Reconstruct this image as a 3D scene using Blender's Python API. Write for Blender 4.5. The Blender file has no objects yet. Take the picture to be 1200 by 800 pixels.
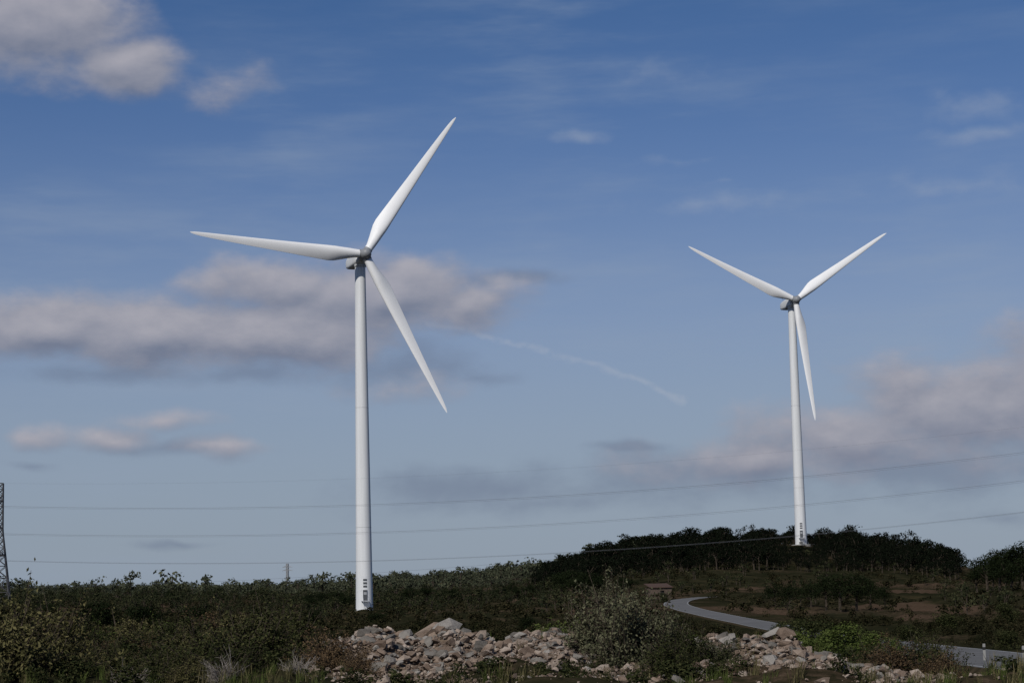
import bpy, math, numpy as np
from mathutils import Matrix, Vector
import bmesh
rng = np.random.default_rng(7)
scene = bpy.context.scene
scene.view_settings.view_transform = 'Standard'
scene.view_settings.look = 'None'
scene.view_settings.exposure = 0
D2R = math.pi/180
# ------------------------------------------------------------------ camera
FPX = 2333.0; CZ = 1.7
pitch = math.atan(300/FPX); roll = 0.0226
F = np.array([0, math.cos(pitch), math.sin(pitch)])
R0 = np.array([1.0, 0, 0]); U0 = np.array([0, -math.sin(pitch), math.cos(pitch)])
R = math.cos(roll)*R0 - math.sin(roll)*U0
U = math.cos(roll)*U0 + math.sin(roll)*R0
cam_d = bpy.data.cameras.new('camera'); cam = bpy.data.objects.new('camera', cam_d)
scene.collection.objects.link(cam); scene.camera = cam
M = Matrix(((R[0], U[0], -F[0], 0), (R[1], U[1], -F[1], 0), (R[2], U[2], -F[2], CZ), (0, 0, 0, 1)))
cam.matrix_world = M
cam_d.sensor_width = 36; cam_d.lens = 36*FPX/1200
cam_d.clip_start = 0.1; cam_d.clip_end = 30000

def bearing(x, y):
    """survey helper: bearing (rad, clockwise from +Y) and slope of a sight line"""
    d = F*FPX + R*(x-600) + U*(400-y)
    return math.atan2(d[0], d[1]), d[2]/math.hypot(d[0], d[1])
def az_of(x, y=700): return bearing(x, y)[0]

# ------------------------------------------------------------------ terrain height
cols = [-400, 0, 200, 400, 600, 700, 830, 942, 1060, 1150, 1250, 1600]
tab = {
 50:   [785,785,780,766,762,766,768,776,789,797,800,795],
 70:   [768,768,766,775,775,775,775,778,782,780,777,775],
 100:  [755,755,755,760,760,760,762,764,764,760,757,757],
 200:  [735,735,738,740,740,741,742,742,742,738,730,720],
 300:  [724,724,726,729,725,722,720,720,720,717,708,695],
 400:  [715,715,718,722,712,706,702,702,703,700,688,670],
 468:  [712,712,714,719,706,700,694,692,694,692,684,655],
 600:  [709,709,709,710,700,684,668,664,672,680,680,660],
 690:  [706,706,706,706,697,652,629,630,644,667,675,665],
 800:  [705,705,705,703,692,668,652,655,665,680,682,675],
 1200: [704,703,702,697,679,676,680,685,688,688,686,680],
 1800: [702,700,700,693,675,674,685,690,690,688,686,682],
 3000: [712,711,706,700,690,690,692,692,690,688,686,682],
 12000:[722,714,709,705,700,698,696,693,691,688,686,678]}
cols_az = np.array([az_of(c) for c in cols])
rings = [3, 20, 38]; Zr = [np.full(len(cols), -1.7)]*3
for r, ys in tab.items():
    rings.append(r); Zr.append(np.array([bearing(c, y)[1]*r for c, y in zip(cols, ys)]))
Zr = np.array(Zr); lring = np.log(np.array(rings, float))
NA, NR = 481, 320
gaz = np.linspace(-60, 60, NA)*D2R; glr = np.linspace(math.log(3), math.log(12000), NR)
tmp = np.array([np.interp(glr, lring, Zr[:, j]) for j in range(len(cols))])
G = np.array([np.interp(gaz, cols_az, tmp[:, i]) for i in range(NR)])   # NR x NA
for _ in range(8):
    P = np.pad(G, 1, mode='edge')
    G = (P[:-2, 1:-1]+2*P[1:-1, 1:-1]+P[2:, 1:-1])/4
    P = np.pad(G, 1, mode='edge')
    G = (P[1:-1, :-2]+2*P[1:-1, 1:-1]+P[1:-1, 2:])/4
wav = []
wr = np.random.default_rng(3)
for lam, amp in ((1.1, .02), (2.3, .04), (5, .06)):
    for _ in range(5):
        a = wr.uniform(0, 6.28); wav.append((0, 2*math.pi/lam*math.cos(a), 2*math.pi/lam*math.sin(a), wr.uniform(0, 6.28), amp))
for lam, amp in ((14, .08), (33, .2)):
    for _ in range(5):
        a = wr.uniform(0, 6.28); wav.append((1, 2*math.pi/lam*math.cos(a), 2*math.pi/lam*math.sin(a), wr.uniform(0, 6.28), amp))
for _ in range(5):
    a = wr.uniform(0, 6.28); lam = wr.uniform(80, 150)
    wav.append((2, 2*math.pi/lam*math.cos(a), 2*math.pi/lam*math.sin(a), wr.uniform(0, 6.28), .5))
px_pile = [az_of(v) for v in (350, 395, 500, 560, 620, 680, 760, 850, 900, 960, 1050, 1110, 1150)]
h_pile = [0, .30, .40, .38, .34, .30, .22, .30, .36, .32, .26, .12, 0]
ROAD = None
def ground_z(x, y):
    x = np.asarray(x, float); y = np.asarray(y, float)
    r = np.maximum(np.hypot(x, y), 3.001); az = np.arctan2(x, y)
    fi = np.clip((np.log(r)-glr[0])/(glr[1]-glr[0]), 0, NR-1.001)
    fj = np.clip((az-gaz[0])/(gaz[1]-gaz[0]), 0, NA-1.001)
    i = fi.astype(int); j = fj.astype(int); a = fi-i; b = fj-j
    z = (G[i, j]*(1-a)*(1-b)+G[i+1, j]*a*(1-b)+G[i, j+1]*(1-a)*b+G[i+1, j+1]*a*b)
    mean = (G[i, 0]*(1-a)+G[i+1, 0]*a + G[i, NA-1]*(1-a)+G[i+1, NA-1]*a)/2
    w = np.clip((np.abs(az)-60*D2R)/(100*D2R), 0, 1); w = w*w*(3-2*w)
    z = z*(1-w)+mean*w
    s1 = np.clip((r-60)/200, 0, 1); s2 = np.clip((r-300)/500, 0, 1)
    for k, kx, ky, ph, am in wav:
        s = 1 if k == 0 else (s1 if k == 1 else s2)
        z = z+am*s*np.sin(kx*x+ky*y+ph)
    hp = np.interp(az, px_pile, h_pile)
    z = z+hp*np.exp(-((r-49.5)/3.6)**2)*(1+.3*np.sin(az*150)+.2*np.sin(az*331+1))
    z = z+CZ
    if ROAD is not None:                       # cutting / embankment so the ground meets the road
        rc, rz = ROAD; sh = z.shape; zf = np.atleast_1d(z).ravel(); xf = np.atleast_1d(x).ravel(); yf = np.atleast_1d(y).ravel()
        m = np.where((xf > rc[:, 0].min()-15) & (xf < rc[:, 0].max()+15) & (yf > rc[:, 1].min()-15) & (yf < rc[:, 1].max()+15))[0]
        for ch in np.array_split(m, max(1, len(m)//20000)):
            if len(ch) == 0: continue
            d2 = (xf[ch, None]-rc[None, :, 0])**2+(yf[ch, None]-rc[None, :, 1])**2
            n = d2.argmin(1); dd = np.sqrt(d2[np.arange(len(ch)), n]); w = np.clip((11-dd)/6, 0, 1); w = w*w*(3-2*w)
            zf[ch] = zf[ch]*(1-w)+(rz[n]-.16)*w
        z = zf.reshape(sh)
    return z
def polar(x, r):
    a = az_of(x); return r*math.sin(a), r*math.cos(a)
def catmull(P, n=14):
    P = np.array(P, float); P = np.vstack([2*P[0]-P[1], P, 2*P[-1]-P[-2]]); out = []
    for i in range(1, len(P)-2):
        for t in np.linspace(0, 1, n, endpoint=False):
            out.append(.5*((2*P[i])+(-P[i-1]+P[i+1])*t+(2*P[i-1]-5*P[i]+4*P[i+1]-P[i+2])*t*t+(-P[i-1]+3*P[i]-3*P[i+1]+P[i+2])*t**3))
    return np.array(out)
ctl = [polar(x, r) for x, r in ((830, 430), (800, 390), (792, 350), (806, 315), (832, 278), (862, 246), (898, 215), (942, 182), (1000, 146), (1056, 114), (1102, 94), (1146, 80), (1200, 70), (1280, 60), (1420, 51))]
cl = catmull(ctl); clr = np.hypot(cl[:, 0], cl[:, 1])
zcl = ground_z(cl[:, 0], cl[:, 1])
for _ in range(3): zcl = np.convolve(np.pad(zcl, 14, mode='edge'), np.ones(29)/29, 'valid')
zcl = zcl+.12+.3*np.clip((clr-150)/80, 0, 1)
ROAD = (cl, zcl)

# ------------------------------------------------------------------ material helpers
def mat(name):
    m = bpy.data.materials.new(name); m.use_nodes = True
    nt = m.node_tree; b = nt.nodes['Principled BSDF']; return m, nt, b
def N(nt, t, **kw):
    n = nt.nodes.new(t)
    for k, v in kw.items(): setattr(n, k, v)
    return n
def diffuse(nt, col):
    nt.nodes.remove(nt.nodes['Principled BSDF']); d = N(nt, 'ShaderNodeBsdfDiffuse')
    nt.links.new(col, d.inputs['Color']); nt.links.new(d.outputs[0], nt.nodes['Material Output'].inputs['Surface']); return d
def noise(nt, vec, scale, detail=4, rough=.55):
    n = N(nt, 'ShaderNodeTexNoise'); n.inputs['Scale'].default_value = scale
    n.inputs['Detail'].default_value = detail; n.inputs['Roughness'].default_value = rough
    if vec is not None: nt.links.new(vec, n.inputs['Vector'])
    return n.outputs[0]
def ramp(nt, fac, stops):
    n = N(nt, 'ShaderNodeValToRGB'); cr = n.color_ramp
    while len(cr.elements) < len(stops): cr.elements.new(.5)
    for e, (p, c) in zip(cr.elements, stops):
        e.position = p; e.color = (*c, 1) if len(c) == 3 else c
    nt.links.new(fac, n.inputs[0]); return n.outputs[0]
def mixc(nt, fac, a, b, bt='MIX'):
    n = N(nt, 'ShaderNodeMix', data_type='RGBA', blend_type=bt)
    for s, v in ((n.inputs[0], fac), (n.inputs[6], a), (n.inputs[7], b)):
        if hasattr(v, 'links'): nt.links.new(v, s)
        else: s.default_value = v if not isinstance(v, tuple) or len(v) == 4 else (*v, 1)
    return n.outputs[2]
def math_(nt, op, *a, clamp=False):
    n = N(nt, 'ShaderNodeMath', operation=op); n.use_clamp = clamp
    for i, v in enumerate(a):
        if hasattr(v, 'links'): nt.links.new(v, n.inputs[i])
        else: n.inputs[i].default_value = v
    return n.outputs[0]
def bump(nt, b, h, strength=.4, dist=.05):
    n = N(nt, 'ShaderNodeBump'); n.inputs['Strength'].default_value = strength; n.inputs['Distance'].default_value = dist
    nt.links.new(h, n.inputs['Height']); nt.links.new(n.outputs[0], b.inputs['Normal'])

def foliage_mat(name, dark, mid, light):
    m, nt, b = mat(name)
    g = N(nt, 'ShaderNodeNewGeometry'); oi = N(nt, 'ShaderNodeObjectInfo')
    n1 = noise(nt, g.outputs['Position'], .22, 2)
    f = math_(nt, 'ADD', math_(nt, 'MULTIPLY', g.outputs['Random Per Island'], .5), math_(nt, 'MULTIPLY', n1, .65))
    f = math_(nt, 'ADD', f, math_(nt, 'MULTIPLY', oi.outputs['Random'], .15))
    diffuse(nt, ramp(nt, f, [(.25, dark), (.55, mid), (.95, light)]))
    return m
M_pine = foliage_mat('shaded_pine_foliage', (.005, .008, .004), (.009, .013, .006), (.018, .024, .010))  # greens darkened so the colour imitates cloud shadow
M_hill = foliage_mat('shaded_hill_pine_foliage', (.0035, .005, .003), (.006, .008, .005), (.011, .014, .008))  # near-black tones hold the hill's cloud shadow in the colour
M_far = foliage_mat('hazed_woodland_foliage', (.020, .026, .018), (.040, .047, .030), (.074, .078, .046))  # slightly lighter, bluer greens include painted distance haze
M_valley = foliage_mat('valley_woodland_foliage', (.008, .011, .006), (.019, .024, .012), (.052, .052, .025))
M_scrub = foliage_mat('shaded_scrub_foliage', (.006, .008, .004), (.014, .015, .007), (.042, .035, .018))  # dark scrub tones include painted cloud shadow
M_oak = foliage_mat('dark_shrub_foliage', (.010, .014, .006), (.022, .027, .011), (.058, .059, .024))
M_green = foliage_mat('green_shrub_foliage', (.02, .03, .008), (.045, .062, .016), (.10, .12, .036))
M_olive = foliage_mat('olive_shrub_foliage', (.030, .030, .012), (.070, .066, .028), (.14, .122, .056))
M_grey = foliage_mat('grey_shrub_foliage', (.028, .033, .019), (.060, .063, .036), (.125, .122, .073))
M_brown = foliage_mat('dry_shrub_foliage', (.028, .018, .010), (.06, .040, .023), (.12, .082, .046))
M_straw = foliage_mat('dry_grass_blades', (.03, .03, .012), (.07, .064, .028), (.17, .14, .075))
M_bark, nt, b = mat('bark')
g = N(nt, 'ShaderNodeNewGeometry')
diffuse(nt, ramp(nt, noise(nt, g.outputs['Position'], 9, 2), [(.3, (.03, .024, .018)), (.7, (.08, .065, .05))]))
M_deadwood, nt, b = mat('pale_dead_twigs')
g = N(nt, 'ShaderNodeNewGeometry')
diffuse(nt, ramp(nt, noise(nt, g.outputs['Position'], 9, 2), [(.3, (.14, .12, .105)), (.7, (.30, .27, .24))]))

# ground
M_ground, nt, b = mat('scrubland_soil')
g = N(nt, 'ShaderNodeNewGeometry'); pos = g.outputs['Position']
big = noise(nt, pos, .018, 4, .6); med = noise(nt, pos, .13, 4, .65); fine = noise(nt, pos, 2.2, 5, .7)
veg = ramp(nt, med, [(.3, (.009, .011, .005)), (.55, (.022, .021, .011)), (.75, (.05, .040, .020))])  # plant tones darkened to paint cloud shadow onto the land
soil = ramp(nt, fine, [(.25, (.04, .026, .017)), (.6, (.09, .06, .04)), (.85, (.16, .12, .085))])
fac = ramp(nt, math_(nt, 'ADD', math_(nt, 'MULTIPLY', big, .75), math_(nt, 'MULTIPLY', fine, .3)), [(.52, (0, 0, 0)), (.64, (1, 1, 1))])
c = mixc(nt, fac, veg, soil)
def patch(nt, pos, cx, cy, rx, ry):
    s = N(nt, 'ShaderNodeVectorMath', operation='SUBTRACT'); nt.links.new(pos, s.inputs[0]); s.inputs[1].default_value = (cx, cy, 0)
    m_ = N(nt, 'ShaderNodeVectorMath', operation='MULTIPLY'); nt.links.new(s.outputs[0], m_.inputs[0]); m_.inputs[1].default_value = (1/rx, 1/ry, 0)
    l = N(nt, 'ShaderNodeVectorMath', operation='LENGTH'); nt.links.new(m_.outputs[0], l.inputs[0])
    v = math_(nt, 'ADD', l.outputs['Value'], math_(nt, 'MULTIPLY', math_(nt, 'SUBTRACT', med, .5), .9))
    mr = N(nt, 'ShaderNodeMapRange'); nt.links.new(v, mr.inputs[0])
    mr.inputs[1].default_value = 1.1; mr.inputs[2].default_value = .85; return mr.outputs[0]
PATCH = ((1068, 330, 9, 38), (1050, 450, 10, 16), (1120, 270, 7, 18), (870, 480, 12, 14), (720, 330, 10, 16), (255, 420, 12, 18), (90, 380, 10, 16))
for (x, r, rx, ry) in PATCH:
    p = polar(x, r); c = mixc(nt, math_(nt, 'MULTIPLY', patch(nt, pos, p[0], p[1], rx, ry), .85), c, soil)
ln = N(nt, 'ShaderNodeVectorMath', operation='LENGTH'); nt.links.new(pos, ln.inputs[0])
d50 = math_(nt, 'ABSOLUTE', math_(nt, 'SUBTRACT', ln.outputs['Value'], 48))
d50 = math_(nt, 'ADD', d50, math_(nt, 'MULTIPLY', math_(nt, 'SUBTRACT', noise(nt, pos, .5, 3), .5), 9))
mr = N(nt, 'ShaderNodeMapRange'); nt.links.new(d50, mr.inputs[0]); mr.inputs[1].default_value = 7; mr.inputs[2].default_value = 4.5
spoil = ramp(nt, noise(nt, pos, 6, 5, .75), [(.3, (.075, .052, .036)), (.55, (.16, .12, .088)), (.75, (.26, .21, .165))])
sepg = N(nt, 'ShaderNodeSeparateXYZ'); nt.links.new(pos, sepg.inputs[0])
azg = math_(nt, 'ARCTAN2', sepg.outputs[0], sepg.outputs[1])
mr2 = N(nt, 'ShaderNodeMapRange'); nt.links.new(azg, mr2.inputs[0]); mr2.inputs[1].default_value = az_of(330); mr2.inputs[2].default_value = az_of(380)
c = mixc(nt, math_(nt, 'MULTIPLY', mr.outputs[0], mr2.outputs[0]), c, spoil)
d = diffuse(nt, c); bump(nt, d, fine, .6, .12)

def rock_mat(name, a, b_, c_):
    m, nt, b = mat(name)
    g = N(nt, 'ShaderNodeNewGeometry'); pos = g.outputs['Position']
    n1 = noise(nt, pos, 3.5, 5, .7)
    f = math_(nt, 'ADD', math_(nt, 'MULTIPLY', n1, .6), math_(nt, 'MULTIPLY', g.outputs['Random Per Island'], .45))
    d = diffuse(nt, ramp(nt, f, [(.25, a), (.52, b_), (.8, c_)]))
    bump(nt, d, noise(nt, pos, 14, 6, .75), .8, .04); return m
M_rock = rock_mat('limestone', (.085, .06, .045), (.20, .15, .115), (.37, .305, .25))
M_rockg = rock_mat('grey_limestone', (.08, .072, .064), (.17, .155, .135), (.30, .275, .245))

def simple(name, col, rough=.5, var=.08, scale=3, spec=.5, metallic=0):
    m, nt, b = mat(name)
    tc = N(nt, 'ShaderNodeTexCoord')
    n1 = noise(nt, tc.outputs['Object'], scale, 3)
    lo = tuple(v*(1-var) for v in col); hi = tuple(min(1, v*(1+var)) for v in col)
    nt.links.new(ramp(nt, n1, [(.3, lo), (.7, hi)]), b.inputs['Base Color'])
    b.inputs['Roughness'].default_value = rough; b.inputs['Specular IOR Level'].default_value = spec
    b.inputs['Metallic'].default_value = metallic; return m
M_white, nt, b = mat('white_turbine_paint')
tc = N(nt, 'ShaderNodeTexCoord'); mp = N(nt, 'ShaderNodeMapping'); nt.links.new(tc.outputs['Object'], mp.inputs[0]); mp.inputs['Scale'].default_value = (1.5, 1.5, .06)
nt.links.new(ramp(nt, noise(nt, mp.outputs[0], 1.0, 5, .6), [(.3, (.58, .59, .59)), (.7, (.68, .69, .695))]), b.inputs['Base Color'])
b.inputs['Roughness'].default_value = .5; b.inputs['Specular IOR Level'].default_value = .3
M_blade = simple('white_blade_gelcoat', (.77, .77, .765), .45, .03, .2, .3)
M_hub = simple('grey_hub_casting', (.22, .23, .24), .5, .1, 1)
M_dark = simple('dark_door_paint', (.07, .075, .08), .5, .1, 1)
M_seam = simple('tower_flange_seam', (.50, .51, .51), .5, .05, 1)
M_steel = simple('galvanised_steel', (.07, .07, .075), .6, .15, 1)
M_steel_l = simple('pale_galvanised_steel', (.3, .31, .32), .6, .1, 1)
M_wire = simple('aluminium_cable', (.11, .115, .125), .6, .1, 1)
M_asph, nt, b = mat('worn_asphalt')
g = N(nt, 'ShaderNodeNewGeometry')
n1 = math_(nt, 'ADD', math_(nt, 'MULTIPLY', noise(nt, g.outputs['Position'], .4, 4), .6), math_(nt, 'MULTIPLY', noise(nt, g.outputs['Position'], 8, 4), .4))
diffuse(nt, ramp(nt, n1, [(.3, (.095, .095, .097)), (.7, (.155, .155, .157))]))
M_line = simple('road_line_paint', (.28, .28, .27), .7, .3, 2)
M_bank, nt, b = mat('road_bank_earth')
g = N(nt, 'ShaderNodeNewGeometry')
diffuse(nt, ramp(nt, noise(nt, g.outputs['Position'], 1.5, 4), [(.3, (.02, .018, .010)), (.7, (.06, .045, .028))]))
M_concrete = simple('concrete', (.25, .245, .23), .9, .15, 2)
M_stone = simple('rubble_stone_wall', (.085, .06, .043), .9, .4, 4)
M_tile = simple('clay_roof_tiles', (.06, .032, .02), .9, .3, 5)
M_black = simple('dark_opening', (.01, .01, .01), .9, .1, 2)

# ------------------------------------------------------------------ mesh helpers
def np_mesh(name, V, Fc, mats, midx=None, smooth=False, link=True, parent=None):
    me = bpy.data.meshes.new(name)
    V = np.ascontiguousarray(V, dtype=np.float32); Fc = np.ascontiguousarray(Fc, dtype=np.int32)
    k = Fc.shape[1]
    me.vertices.add(len(V)); me.vertices.foreach_set('co', V.ravel())
    me.loops.add(Fc.size); me.loops.foreach_set('vertex_index', Fc.ravel())
    me.polygons.add(len(Fc)); me.polygons.foreach_set('loop_start', np.arange(len(Fc), dtype=np.int32)*k)
    if midx is not None: me.polygons.foreach_set('material_index', np.ascontiguousarray(midx, dtype=np.int32))
    me.polygons.foreach_set('use_smooth', np.full(len(Fc), smooth))
    me.update(calc_edges=True)
    for m in mats: me.materials.append(m)
    if not link: return me
    o = bpy.data.objects.new(name, me); scene.collection.objects.link(o)
    if parent: o.parent = parent
    return o
def obj(name, me, loc=(0, 0, 0), rotz=0, scale=(1, 1, 1), parent=None):
    o = bpy.data.objects.new(name, me); scene.collection.objects.link(o)
    o.location = loc; o.rotation_euler = (0, 0, rotz); o.scale = scale
    if parent: o.parent = parent
    return o
def join(parts):
    Vs, Fs, Ms, n = [], [], [], 0
    for V, Fc, m in parts:
        Vs.append(V); Fs.append(Fc+n); Ms.append(np.full(len(Fc), m) if np.isscalar(m) else m); n += len(V)
    return np.vstack(Vs), np.vstack(Fs), np.concatenate(Ms)
def tube(pts, rad, n=5):
    pts = np.array(pts, float); V = []
    for i, p in enumerate(pts):
        t = pts[min(i+1, len(pts)-1)]-pts[max(i-1, 0)]; t /= np.linalg.norm(t)+1e-9
        a = np.cross(t, [0, 0, 1.0]) if abs(t[2]) < .9 else np.cross(t, [1.0, 0, 0]); a /= np.linalg.norm(a); b_ = np.cross(t, a)
        for k in range(n):
            q = 2*math.pi*k/n; V.append(p+rad[i]*(a*math.cos(q)+b_*math.sin(q)))
    Fc = [[i*n+k, i*n+(k+1) % n, (i+1)*n+(k+1) % n, (i+1)*n+k] for i in range(len(pts)-1) for k in range(n)]
    return np.array(V), np.array(Fc)
def leaves(P, size, out=None, jitter=.8, asp=.6, R_=rng):
    n = len(P); nrm = R_.normal(size=(n, 3))*jitter
    if out is not None: nrm += out
    nrm /= np.linalg.norm(nrm, axis=1)[:, None]+1e-9
    a = np.cross(nrm, R_.normal(size=(n, 3))); a /= np.linalg.norm(a, axis=1)[:, None]+1e-9
    b_ = np.cross(nrm, a); s = size*R_.uniform(.55, 1.3, (n, 1))
    V = np.stack([P-a*s, P-b_*s*asp+nrm*s*.15, P+a*s, P+b_*s*asp+nrm*s*.15], 1).reshape(-1, 3)
    return V, np.arange(4*n).reshape(-1, 4)
def scatter(name, temps, groups, mats, smooth=False):
    parts = []
    for (V, Fc, m), (p, rz, sc) in zip(temps, groups):
        if len(p) == 0: continue
        c, s = np.cos(rz), np.sin(rz)
        W = V[None]*sc[:, None, :]
        X = W[..., 0]*c[:, None]-W[..., 1]*s[:, None]; Y = W[..., 0]*s[:, None]+W[..., 1]*c[:, None]
        W = np.stack([X, Y, W[..., 2]], -1)+p[:, None, :]
        n = len(V); FF = (Fc[None]+(np.arange(len(p))*n)[:, None, None]).reshape(-1, Fc.shape[1])
        mm = np.full(len(Fc), m) if np.isscalar(m) else m
        parts.append((W.reshape(-1, 3), FF, np.tile(mm, len(p))))
    V, Fc, mi = join(parts)
    return np_mesh(name, V, Fc, mats, mi, smooth)
def split(temps, pos, hs, wmul=None, R_=rng):
    n = len(pos); t = R_.integers(0, len(temps), n); out = []
    w = hs*R_.uniform(.8, 1.25, n) if wmul is None else wmul
    for k in range(len(temps)):
        s = t == k; out.append((pos[s], R_.uniform(0, 6.28, s.sum()), np.stack([w[s], w[s], hs[s]], 1)))
    return out

def crown(nl, leaf, kind='pine', nclump=14, trunk=True):
    parts = []; cl_ = []
    for i in range(nclump):
        a = rng.uniform(0, 6.28)
        if kind == 'pine':
            h = rng.uniform(.38, .88); rr = rng.uniform(.05, .34)*(1.15-abs(h-.6)*1.2)
            cl_.append((rr*math.cos(a), rr*math.sin(a), h, rng.uniform(.11, .19), rng.uniform(.08, .13)))
        else:
            h = rng.uniform(.12, .72); rr = rng.uniform(.05, .42)*(1-max(0, h-.4))
            cl_.append((rr*math.cos(a), rr*math.sin(a), h, rng.uniform(.14, .24), rng.uniform(.14, .24)))
    cl_ = np.array(cl_); wgt = cl_[:, 3]**2; idx = rng.choice(len(cl_), nl, p=wgt/wgt.sum())
    d = rng.normal(size=(nl, 3)); d /= np.linalg.norm(d, axis=1)[:, None]; rad = rng.uniform(.45, 1.12, (nl, 1))
    P = cl_[idx, :3]+d*rad*np.stack([cl_[idx, 3], cl_[idx, 3], cl_[idx, 4]], 1)
    P[:, 2] = np.maximum(P[:, 2], .02)
    V, Fc = leaves(P, leaf, d*.9+np.array([0, 0, .3]), .7); parts.append((V, Fc, 0))
    if trunk:
        top = np.array([rng.uniform(-.04, .04), rng.uniform(-.04, .04), .7])
        V, Fc = tube([(0, 0, -.1), top*.5+np.array([.02, 0, 0]), top], [.035, .025, .01]); parts.append((V, Fc, 1))
        for c in cl_[:7]:
            s = top*rng.uniform(.35, .8); V, Fc = tube([s, (s+c[:3])/2+np.array([0, 0, -.02]), c[:3]], [.014, .01, .005], 4); parts.append((V, Fc, 1))
    return join(parts)

def shrub(ntw, nleaf, leaf, up=.5, spread=.6, wispy=.0, seed=1):
    r_ = np.random.default_rng(seed); parts = []; P = []; O = []
    ph = r_.uniform(0, 6.28, 4)
    for i in range(ntw):
        a = r_.uniform(0, 6.28); el = math.acos(r_.uniform(0.02, 1)**(up))
        lob = .76+.14*math.sin(3*a+ph[0])+.12*math.sin(5*a+ph[1]+3*el)+.1*math.sin(7*el+ph[2])
        L = lob*r_.uniform(.55, 1.12)
        d = np.array([math.sin(el)*math.cos(a)*spread*1.35, math.sin(el)*math.sin(a)*spread*1.35, max(.12, math.cos(el))])
        base = np.array([r_.normal()*.07, r_.normal()*.07, -.03]); end = base+d*L
        midp = (base+end)/2+r_.normal(size=3)*.05+np.array([0, 0, .05])
        V, Fc = tube([base, midp, end], [.011, .006, .002], 3); parts.append((V, Fc, 1))
        for k in range(5):
            t = r_.uniform(.3, 1); s = (1-t)**2*base+2*t*(1-t)*midp+t*t*end
            e = s+(d/np.linalg.norm(d)*.5+r_.normal(size=3)*.6+np.array([0, 0, .3]))*r_.uniform(.06, .17)
            if wispy > 0 or k < 2:
                V, Fc = tube([s, (s+e)/2, e], [.004, .003, .0012], 3); parts.append((V, Fc, 1))
            m = max(1, int(nleaf/ntw/5)); tt = r_.uniform(0, 1.05, (m, 1))
            q = s+(e-s)*tt+r_.normal(size=(m, 3))*.024; P.append(q); O.append(np.repeat((q.mean(0)-np.array([0, 0, .25]))[None], m, 0))
    P = np.vstack(P); O = np.vstack(O); O /= np.linalg.norm(O, axis=1)[:, None]+1e-9
    P[:, 2] = np.maximum(P[:, 2], .0)
    V, Fc = leaves(P, leaf, O*.7+np.array([0, 0, .2]), .8, .5, r_); parts.append((V, Fc, 0))
    return join(parts)

# ------------------------------------------------------------------ terrain mesh
azs = np.concatenate([np.linspace(-180, -62, 40), np.linspace(-60, -18, 60), np.linspace(-17.9, 17.9, 330), np.linspace(18, 60, 60), np.linspace(62, 178, 39)])*D2R
rs = np.concatenate([np.geomspace(.05, 36, 30), np.geomspace(36.8, 115, 110), np.geomspace(118, 1000, 120), np.geomspace(1040, 14000, 50)])
A, RR = np.meshgrid(azs, rs); X = RR*np.sin(A); Y = RR*np.cos(A); Z = ground_z(X, Y)
na, nr = len(azs), len(rs)
V = np.stack([X, Y, Z], -1).reshape(-1, 3)
i, j = np.meshgrid(np.arange(nr-1), np.arange(na), indexing='ij'); j2 = (j+1) % na
Fq = np.stack([i*na+j, i*na+j2, (i+1)*na+j2, (i+1)*na+j], -1).reshape(-1, 4)[:, ::-1]
np_mesh('terrain', V, Fq, [M_ground], smooth=True)

# ------------------------------------------------------------------ wind turbines
def lathe(prof, n=48, axis='z'):
    V = []
    for r, h in prof:
        for k in range(n):
            a = 2*math.pi*k/n
            V.append((r*math.cos(a), r*math.sin(a), h) if axis == 'z' else (r*math.cos(a), h, r*math.sin(a)))
    Fc = [[i*n+k, i*n+(k+1) % n, (i+1)*n+(k+1) % n, (i+1)*n+k] for i in range(len(prof)-1) for k in range(n)]
    return np.array(V), np.array(Fc)
HH = 83.0; BL = 42.0
def blade_mesh():
    st = np.array([1.0, 2.2, 3.2, 4.5, 6, 7.5, 9, 11, 14, 18, 22, 26, 30, 34, 37, 39.5, 41, 41.7, BL])
    ch = np.interp(st, [1, 2.2, 4.5, 7.5, 9, 14, 22, 30, 37, 40, 41.3, BL], [1.95, 1.95, 2.6, 3.5, 3.6, 3.15, 2.45, 1.8, 1.2, .85, .55, .12])
    th = np.interp(st, [1, 2.2, 4.5, 9, 18, 30, BL], [1, 1, .72, .36, .24, .18, .14])
    tw = np.interp(st, [1, 7, 14, 25, BL], [16, 13, 7, 3, 0])*D2R
    bl = np.interp(st, [1, 2.2, 6.5, 9], [0, 0, .85, 1])
    n = 28; V = []
    for s, c, t, w, q in zip(st, ch, th, tw, bl):
        for k in range(n):
            a = 2*math.pi*k/n
            xx = (1-math.cos(a))/2
            yt = 5*(.2969*math.sqrt(xx)-.126*xx-.3516*xx**2+.2843*xx**3-.1036*xx**4)*(1 if math.sin(a) >= 0 else -1)
            ax, ay = .32-xx, yt*t+.02*math.sin(math.pi*xx)
            circ = (.5*math.cos(a), .5*math.sin(a)*t)
            x = (circ[0]*(1-q)+ax*q)*c; y = (circ[1]*(1-q)+ay*q)*c
            V.append((x*math.cos(w)-y*math.sin(w), -(x*math.sin(w)+y*math.cos(w)) - 1.6*(s/BL)**2.2, s))
    Fc = [[i*n+k, i*n+(k+1) % n, (i+1)*n+(k+1) % n, (i+1)*n+k] for i in range(len(st)-1) for k in range(n)]
    return np.array(V), np.array(Fc)
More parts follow.
